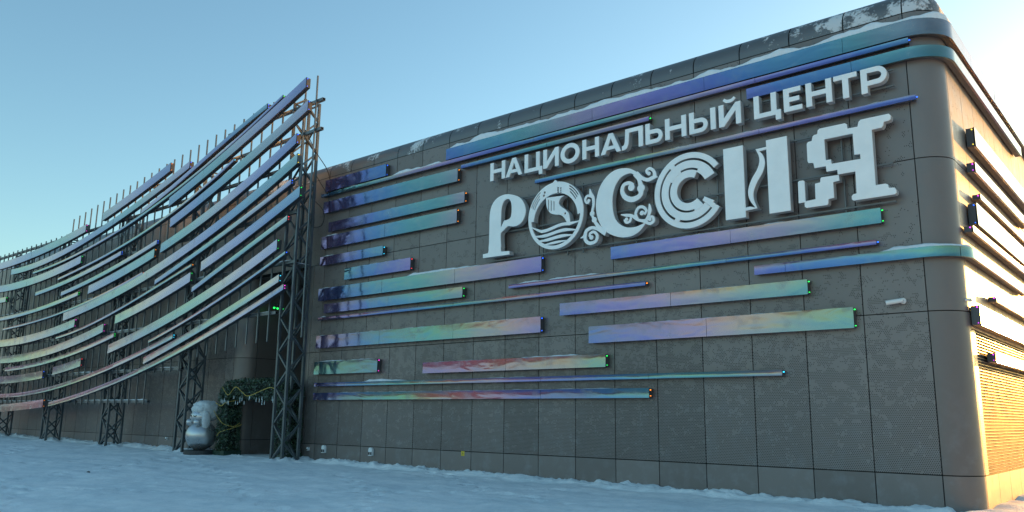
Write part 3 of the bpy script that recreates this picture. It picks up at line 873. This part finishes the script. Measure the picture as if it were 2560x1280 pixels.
# vertical posts
def interp(x, T_): return float(np.interp(x, [t[0] for t in T_], [t[1] for t in T_]))
POST_TOP = [(-36,10.9),(-22.1,10.9),(-22.0,11.6),(-20,11.84),(-13.8,12.56),(-7.45,13.28),(-1.8,13.84),(-.4,14.05)]
POST_BOT = [(-36,1.92),(-11.5,1.92),(-11.4,3.28),(-8.8,3.28),(-8.7,3.75),(-6.1,3.89),(-4,4.17),(-.4,4.25)]
mb0 = MB(); mb0.box(-.025, .025, -.025, .025, 0, 1)
for k in range(50):
    x = -.42-.705*k
    if x < -36: break
    z0, z1 = interp(x, POST_BOT)-.06, interp(x, POST_TOP)
    mb = MB(); mb.box(x-.025, x+.025, -1.50, -1.45, z0, z1); mb.build('post', M['post'], SCR)
# curved strips: start, x of first reading, end, polynomial in (x+15), height, led
SS = [
  (-35.81,-31.31,-19.33,[0.0051058,0.16311,11.613],0.391,'m'),
  (-29.23,-29.23,-9.11,[-0.00012823,0.0053421,0.19722,11.044],0.313,'b'),
  (-17.46,-17.46,-10.85,[0.0050587,0.19467,11.746],0.379,'o'),
  (-25.78,-25.78,-2.29,[2.2443e-05,0.0071895,0.17489,10.261],0.139,'g'),
  (-13.28,-13.28,-3.32,[-0.0010965,0.023345,0.14039,10.517],0.193,'b'),
  (-10.67,-10.67,-0.8,[0.0046674,0.22464,9.8853],0.39,'b'),
  (-22.16,-22.16,-5.5,[0.00027736,0.0073001,0.15978,9.3344],0.137,'c'),
  (-10.38,-10.38,-0.6,[0.0052337,0.21659,8.8392],0.411,'b'),
  (-11.04,-11.04,-1.19,[0.0095688,0.13384,8.2083],0.4,'b'),
  (-20.86,-20.86,-1.05,[6.029e-05,0.006822,0.16638,7.2551],0.402,'y'),
  (-11.28,-11.28,-1.35,[0.0036456,0.22196,6.4141],0.178,'b'),
  (-7.37,-7.37,-0.75,[0.0066935,0.16854,5.9832],0.382,'g'),
  (-7.97,-7.97,-1.43,[-0.00057624,0.33273,4.3323],0.171,'r'),
  (-15.24,-15.24,-1.98,[0.00013284,0.0045692,0.17003,4.6336],0.391,'g'),
  (-11.33,-11.33,-1.41,[0.0065396,0.1672,3.9105],0.114,'b'),
  (-11.59,-11.59,-1.7,[0.0035927,0.21055,3.1183],0.284,'c'),
  (-21.39,-21.39,-1.38,[5.9589e-06,0.0053432,0.16995,2.839],0.199,'m'),
  (-32.65,-28.15,-22.1,[0.002653,0.097966,2.6812],0.423,'o'),
  (-32.87,-28.37,-9.19,[-7.2903e-05,0.0052486,0.17137,3.6273],0.197,'c'),
  (-33.24,-28.74,-22.64,[0.0055729,0.14904,4.4222],0.414,'b'),
  (-21.37,-21.37,-18.09,[0.0071893,0.17611,4.5744],0.391,'r'),
  (-28.1,-28.1,-14.77,[0.0066484,0.17779,5.1054],0.217,'g'),
  (-33.68,-29.18,-15.97,[0.0078696,0.19878,5.8361],0.414,'m'),
  (-34.03,-29.53,-19.35,[0.0070394,0.18733,6.788],0.398,'m'),
  (-21.49,-21.49,-8.15,[-0.00039499,0.0062578,0.19234,6.1923],0.114,'o'),
  (-14.79,-14.79,-8.16,[0.0077891,0.14973,5.9274],0.4,'g'),
  (-29.34,-29.34,-12.53,[6.9957e-05,0.00658,0.15913,7.3608],0.107,'r'),
  (-18.15,-18.15,-11.58,[0.0072026,0.16245,8.1113],0.394,'o'),
  (-21.51,-21.51,-11.44,[0.0055041,0.16381,8.491],0.223,'b'),
  (-25.05,-25.05,-14.94,[0.005616,0.16378,9.0488],0.205,'b'),
  (-35.27,-30.77,-19.48,[0.0071029,0.18978,10.09],0.444,'g'),
  (-37.03,-32.53,-29.51,[0.0041149,0.1119,8.8484],0.299,'g'),
  (-34.54,-30.04,-19.35,[0.0054289,0.15981,8.0883],0.193,'g'),
]
def screen_plan(s): return (s, -1.50, 0.0, -1.0)
for k, (x0, xa, x1, co, h, led) in enumerate(SS):
    hh = min((.11, .2, .3, .40), key=lambda q: abs(q-h)) if abs(h-.3) > .02 else h
    def zf(s, co=co, xa=xa):
        q = max(s, xa)+15
        v = 0.
        for c in co: v = v*q+c
        if s < xa:
            dv = 0.; n = len(co)-1
            for i, c in enumerate(co[:-1]): dv = dv*q+c*(n-i)
            v += dv*(s-xa)*.75
        return v
    per = 13.0
    make_strip(SCR, 'curved_strip', screen_plan, x0, x1, zf, hh, .22, .02, M['film_pale'], (k*.377) % 1, per, led, step=.45, module=7.06 if hh > .3 else 5.3)

# ================================================================== SCULPTURE
SX, SY = -7.45, -1.02
gz = ground_z(SX, SY)
SCP = empty('fur_hat_sculpture', (SX, SY, gz), 'silver figure in furry ear-flap hat resting on a silver ball beside the evergreen arch', 'sculpture')
M['silver'] = plain('silver_paint', (.50,.51,.52), .30, .75, .06, 2.)
M['fur'] = plain('silver_fur_paint', (.60,.63,.64), .65, .1, .14, 9., .9)
M['dark'] = plain('plinth_dark', (.03,.032,.036), .5, 0, .2, 4.)
M['face'] = plain('figure_face', (.60,.58,.50), .45, .3, .05, 3.)
mb = MB(); n = 40
mb.V = [(SX+.62*math.cos(2*math.pi*i/n), SY+.62*math.sin(2*math.pi*i/n), z) for z in (gz-.1, gz+.16) for i in range(n)]
mb.F = [(i, (i+1) % n, n+(i+1) % n, n+i) for i in range(n)]+[tuple(range(n, 2*n))]
mb.build('plinth', M['dark'], SCP)
fa = R(-88)         # facing
fx, fy = math.cos(fa), math.sin(fa); rx_, ry_ = -fy, fx
def sp(f, r, z): return (SX+fx*f+rx_*r, SY+fy*f+ry_*r, z)
mb = MB(); mb.ell((SX, SY, gz+.16+.58), .60, .60, .585, 40, 24); mb.build('ball', M['silver'], SCP, True)
mb = MB(); mb.ell(sp(.06, 0, 1.38), .40, .38, .36, 32, 20, rot=fa); hd = mb.build('head', M['silver'], SCP, True)
mb = MB()
for s in (-1, 1):
    pts = [sp(.02+.385*math.cos(R(a_))*1.0, s*(.06+.012*i), 1.36-.035*math.sin(math.pi*i/6)) for i, a_ in zip(range(7), [0]*7)]
    pts = []
    for i in range(7):
        r_ = s*(.07+.022*i); z_ = 1.425-.03*math.sin(math.pi*i/6)
        f_ = .06+.405*math.sqrt(max(0, 1-(r_/.38)**2-((z_-1.38)/.36)**2))
        pts.append(sp(f_, r_, z_))
    mb.tube(pts, .02, 5)
mb.build('closed_eye', M['dark'], hd, True)
mb = MB()
fur = lambda d: 1+.05*noise.noise((d.x*3.2, d.y*3.2, d.z*3.2))+.05*noise.noise((d.x*9, d.y*9, d.z*9))+.03*noise.noise((d.x*20, d.y*20, d.z*20))
def hatfn(d):
    m_ = (abs(d.x)**3.2+abs(d.y)**3.2+abs(d.z)**3.2)**(1/3.2)
    return fur(d)/m_*.98
mb.ell(sp(-.12, 0, 1.62), .46, .47, .41, 56, 36, hatfn, rot=fa); hat = mb.build('fur_hat', M['fur'], SCP, True)
mb = MB(); mb.ell(sp(.22, 0, 1.68), .20, .40, .19, 40, 20, fur, rot=fa); mb.build('hat_brim', M['fur'], hat, True)
for s in (-1, 1):
    mb = MB(); mb.ell(sp(.10, s*.44, 1.30), .19, .12, .36, 32, 22, lambda d: fur(d)*(1-.18*d.z), rot=fa); mb.build('ear_flap', M['fur'], hat, True)
for s in (-1, 1):
    mb = MB(); mb.ell(sp(.36, s*.27, 1.16), .17, .16, .15, 24, 16, rot=fa); mb.build('hand', M['silver'], SCP, True)

# ================================================================== GARLANDED ARCH
AX0, AX1, AX2, AX3 = -6.85, -6.15, -2.75, -2.05
AY0, AY1 = -.72, -.08
ga = ground_z(-5, 0)
ARC = empty('evergreen_arch', (-4.8, -.5, ga), 'evergreen garlanded arch with gold beads framing the dark entrance recess', 'arch')
M['planter'] = plain('planter_green', (.018,.045,.03), .5, 0, .2, 3.)
for a, b in ((AX0-.1, AX1+.1), (AX2-.1, AX3+.1)):
    mb = MB(); mb.box(a, b, AY0-.08, AY1+.06, ga-.1, ga+.19); mb.build('planter_box', M['planter'], ARC)
def leaf_material():
    mt, nt, b = newmat('evergreen_leaf'); setp(b, (.03,.07,.035), .4)
    g = N(nt, 'ShaderNodeNewGeometry')
    oi = noise_(nt, g.outputs['Position'], 5., 3)
    sepn = N(nt, 'ShaderNodeSeparateXYZ'); nt.links.new(g.outputs['Normal'], sepn.inputs[0])
    base = mixc(nt, mapr(nt, oi, .35, .65, 0, 1), (.012,.036,.018), (.042,.085,.036))
    hoar = noise_(nt, g.outputs['Position'], 9., 4)
    nt.links.new(mixc(nt, math_(nt, 'MULTIPLY', mapr(nt, hoar, .45, .65, 0, .75), mapr(nt, sepn.outputs['Z'], .2, .8, .05, 1)), base, (.45,.52,.52)), b.inputs['Base Color'])
    return mt
M['leaf'] = leaf_material()
mb = MB()
mb.box(AX0+.1, AX1-.1, AY0+.1, AY1-.1, ga+.1, 2.5); mb.box(AX2+.1, AX3-.1, AY0+.1, AY1-.1, ga+.1, 2.5); mb.box(AX0+.2, AX3-.2, AY0+.1, AY1-.1, 2.25, 2.66)
mb.build('arch_core', plain('arch_core_dark', (.008,.014,.01), .9), ARC)
rng = random.Random(3)
V = []; Fc = []
def leafat(p, nrm, size):
    d = (Vector((rng.gauss(0,1), rng.gauss(0,1), rng.gauss(0,1)-.4))*.7+Vector(nrm)*.8).normalized()
    t = Vector((rng.gauss(0,1), rng.gauss(0,1), rng.gauss(0,1)-.5)); t = (t-d*t.dot(d)).normalized(); s = d.cross(t)
    p = Vector(p); b = len(V)
    V.extend([p-t*size*.5, p+s*size*.22+d*size*.06, p+t*size*.5+d*size*.02, p-s*size*.22+d*size*.06])
    Fc.append((b, b+1, b+2, b+3))
def leaf_box(x0, x1, y0, y1, z0, z1, n):
    A = [((y1-y0)*(z1-z0), 0), ((y1-y0)*(z1-z0), 1), ((x1-x0)*(z1-z0), 2), ((x1-x0)*(z1-z0), 3), ((x1-x0)*(y1-y0), 4), ((x1-x0)*(y1-y0)*.6, 5)]
    tot = sum(a for a, _ in A)
    for _ in range(n):
        q = rng.random()*tot
        for a, f in A:
            if q < a: break
            q -= a
        u, v, w = rng.uniform(x0, x1), rng.uniform(y0, y1), rng.uniform(z0, z1)
        nr = [(-1,0,0),(1,0,0),(0,-1,0),(0,1,0),(0,0,1),(0,0,-1)][f]
        if f == 0: u = x0
        elif f == 1: u = x1
        elif f == 2: v = y0
        elif f == 3: v = y1
        elif f == 4: w = z1
        else: w = z0
        bulge = .10*fbm(u*2.2, v*2.2, w*2.2, 3)+rng.uniform(-.06, .07)
        p = (u+nr[0]*bulge, v+nr[1]*bulge, w+nr[2]*bulge)
        # round the shoulders
        if w > 2.35:
            for xs, sg in ((AX0, 1), (AX3, -1)):
                e = (p[0]-xs)*sg
                if e < .45 and w > 2.45+e*.8: p = (p[0]+sg*.12, p[1], p[2]-(.45-e)*.55)
        leafat(p, nr, rng.uniform(.07, .14))
leaf_box(AX0, AX1, AY0, AY1, ga+.15, 2.55, 3600); leaf_box(AX2, AX3, AY0, AY1, ga+.15, 2.55, 3000); leaf_box(AX0+.1, AX3-.1, AY0, AY1, 2.12, 2.80, 4200)
tag(obj('foliage', V, Fc, M['leaf'], ARC), kind='stuff')
M['gold'] = plain('gold_bead', (.80,.58,.16), .3, .8, .1, 9.)
def bead_chain(pts):
    mb = MB(); Q = cat_rom(pts, 10)
    d = 0; last = Vector(Q[0])
    for a, b in zip(Q[:-1], Q[1:]):
        a, b = Vector(a), Vector(b); L = (b-a).length; t = .0
        while d+ (L-t) >= .055:
            t += .055-d; d = 0
            c = a+(b-a)*(t/L); mb.ell(c, .018, .018, .018, 6, 4)
        d += L-t
    tag(mb.build('bead_garland', M['gold'], ARC, True), kind='stuff')
xf = AX1+.13; yf_ = AY0-.14
bead_chain([(AX0, yf_, 1.95), (AX0+.45, yf_, 1.82), (xf-.05, yf_, 1.95), (xf, AY0+.3, 2.05), (xf, AY1, 2.2)])
bead_chain([(AX0-.1, yf_, 1.65), (AX0+.3, yf_, 1.35), (xf-.1, yf_, 1.12), (xf, AY0+.25, 1.02), (xf, AY1-.1, 1.18)])
bead_chain([(AX0+.3, yf_, .62), (xf-.3, yf_, .80), (xf, AY0+.2, .95), (xf, AY1, 1.1)])
bead_chain([(AX1-.3, yf_, 2.6), (AX1+.2, yf_, 2.25), (AX1+.7, yf_, 2.55), (AX1+1.2, yf_, 2.35), (AX1+1.7, yf_, 2.2), (AX2-.3, yf_, 2.5), (AX2+.2, yf_, 2.25)])
M['drop'] = plain('glass_icicle', (.66,.72,.72), .15, .2, .05, 5.)
for k in range(24):
    x = rng.uniform(AX1-.5, AX2+.1); zt = rng.uniform(2.0, 2.22); L = rng.uniform(.10, .17)
    mb = MB(); mb.beam((x, yf_, zt), (x, yf_, zt-L), .005, 6, .02); mb.ell((x, yf_, zt-L), .02, .02, .025, 6, 4); mb.build('icicle_ornament', M['drop'], ARC, True)

# ================================================================== SMALL THINGS ON THE WALLS
def wall_cam(loc, label, yaw, sc=1.0):
    x, y, z = loc
    e = empty('security_camera', loc, label, 'camera')
    Mw = plain('camera_white', (.72,.73,.72), .35, 0, .04, 6.)
    mb = MB(); mb.beam((x, y, z), (x, y-.04*sc, z), .055*sc, 16); mb.build('wall_mount', Mw, e)
    d = Vector((math.cos(yaw), math.sin(yaw), -.12)).normalized()
    p = Vector((x, y-.05*sc, z)); a = p+d*.04*sc; b = p+d*.27*sc
    mb = MB(); mb.beam(p+Vector((0,.02*sc,0)), p+Vector((0,-.06*sc,0)), .022*sc, 10); mb.build('swivel_arm', Mw, e)
    q = Vector((0, -.07*sc, 0))
    mb = MB(); mb.beam(a+q-d*.06*sc, b+q, .042*sc, 14); bd = mb.build('housing', Mw, e)
    mb = MB(); mb.beam(b+q+d*.001, b+q+d*.006, .032*sc, 14); mb.build('lens', M['dark'], bd)
    return e
wall_cam((19.04, -.002, 4.06), 'small white bullet camera on the facade near the rounded corner', R(190), 1.15)
wall_cam((20.19, .62, 4.06), 'white camera on the side wall just round the corner, above a strip', R(200), .8)
def socket(x, z, label, sc=1.0):
    e = empty('outdoor_socket', (x, 0, z), label, 'socket')
    Mw = plain('socket_white', (.75,.77,.77), .4, 0, .04, 6.)
    w = .09*sc; hh = .13*sc
    pl = [(x-w, z-hh), (x+w, z-hh), (x+w, z+hh*.4)]+arc(x, z+hh*.4, w, 0, 180, 10)+[(x-w, z+hh*.4)]
    V, Fc = prism([(pl, [])], -.09, -.002); bx = obj('cover', V, Fc, Mw, e)
    for dx in (-.045*sc, .05*sc):
        mb = MB(); mb.box(x+dx-.035*sc, x+dx+.035*sc, -.096, -.091, z-hh*.8, z-hh*.05); mb.build('outlet', M['dark'], bx)
socket(-.68, .31, 'white hooded wall socket low on the plinth nearest the steel tower')
socket(1.91, .31, 'white hooded wall socket low on the plinth, farther from the steel tower')
socket(-1.62, .29, 'tiny pale wall fitting on the plinth right beside the steel tower', .45)
socket(-12.15, .38, 'tiny wall fitting on the plinth behind the screen of the left wing', .5)
e = empty('warning_sticker', (6.16, -.002, .41), 'yellow square warning sticker with dark lightning mark on the base panel', 'sticker')
mb = MB(); mb.box(6.09, 6.23, -.005, -.002, .34, .48); st = mb.build('sticker_sheet', plain('sticker_yellow', (.62,.46,.03), .5), e)
V, Fc = prism([([(6.165,.46),(6.14,.41),(6.16,.41),(6.145,.36),(6.185,.42),(6.162,.42)], [])], -.0065, -.0055); obj('lightning_mark', V, Fc, M['dark'], st)
for k, (x, z) in enumerate(((-6.0, 6.03), (-5.75, 5.98), (-5.4, 5.93), (-4.4, 5.76))):
    e = empty('spotlight', (x, 1.0, z), ('leftmost', 'second from left', 'third from left', 'rightmost')[k]+' of the small green spotlights hanging in the dark entrance recess', 'spotlight', 'green spotlights in the recess')
    mb = MB(); mb.beam((x, 1.0, z+.12), (x, 1.0, z-.06), .03, 8, .05); mb.build('lamp_body', M['dark'], e)
    mb = MB(); mb.ell((x, 1.0, z-.08), .045, .045, .05, 10, 6); mb.build('lamp_lens', LED['g'], e, True)
    mb = MB(); mb.beam((x, 1.0, z+.12), (x, 1.0, Z1), .008, 6); mb.build('hanging_rod', M['steel'], e)
# slack cables between the tower and the wall
M['cable'] = plain('black_cable', (.012,.012,.013), .5)
def cable(pts, label):
    mb = MB(); mb.tube(cat_rom(pts, 8), .016, 6); tag(mb.build('cable', M['cable'], None, True), label, 'cable')
cable([(-1.4, -1.2, 12.2), (-1.3, -.7, 11.4), (-1.3, -.2, 10.9), (-1.2, -.05, 10.4)], 'black cable slung from the tall tower down to the parapet')
cable([(-1.45, -.6, 10.6), (-1.2, -.3, 10.0), (-1.15, -.1, 9.75), (-1.35, -.06, 9.9)], 'black cable looping between tower and the topmost short strip')
cable([(-1.5, -.58, 9.6), (-1.1, -.35, 9.1), (-1.25, -.3, 8.6), (-1.5, -.58, 8.5)], 'black cable bulging out from the tower beside the second row of strips')
cable([(-1.8, -.55, 10.2), (-1.75, -.3, 8.9), (-1.9, -.35, 7.6), (-1.75, -.5, 6.6), (-1.9, -.4, 5.4)], 'black cable hanging down behind the tall tower')
# rock-sized lump on the open snow
mb = MB(); gx, gy = -.1, -8.4
mb.ell((gx, gy, ground_z(gx, gy)+.02), .07, .05, .035, 12, 8, lambda d: 1+.3*noise.noise((d.x*2, d.y*2, d.z*2+3)))
tag(mb.build('stone', plain('dark_stone', (.06,.055,.05), .9), None, True), 'small dark stone lying alone on the open snow', 'stone')
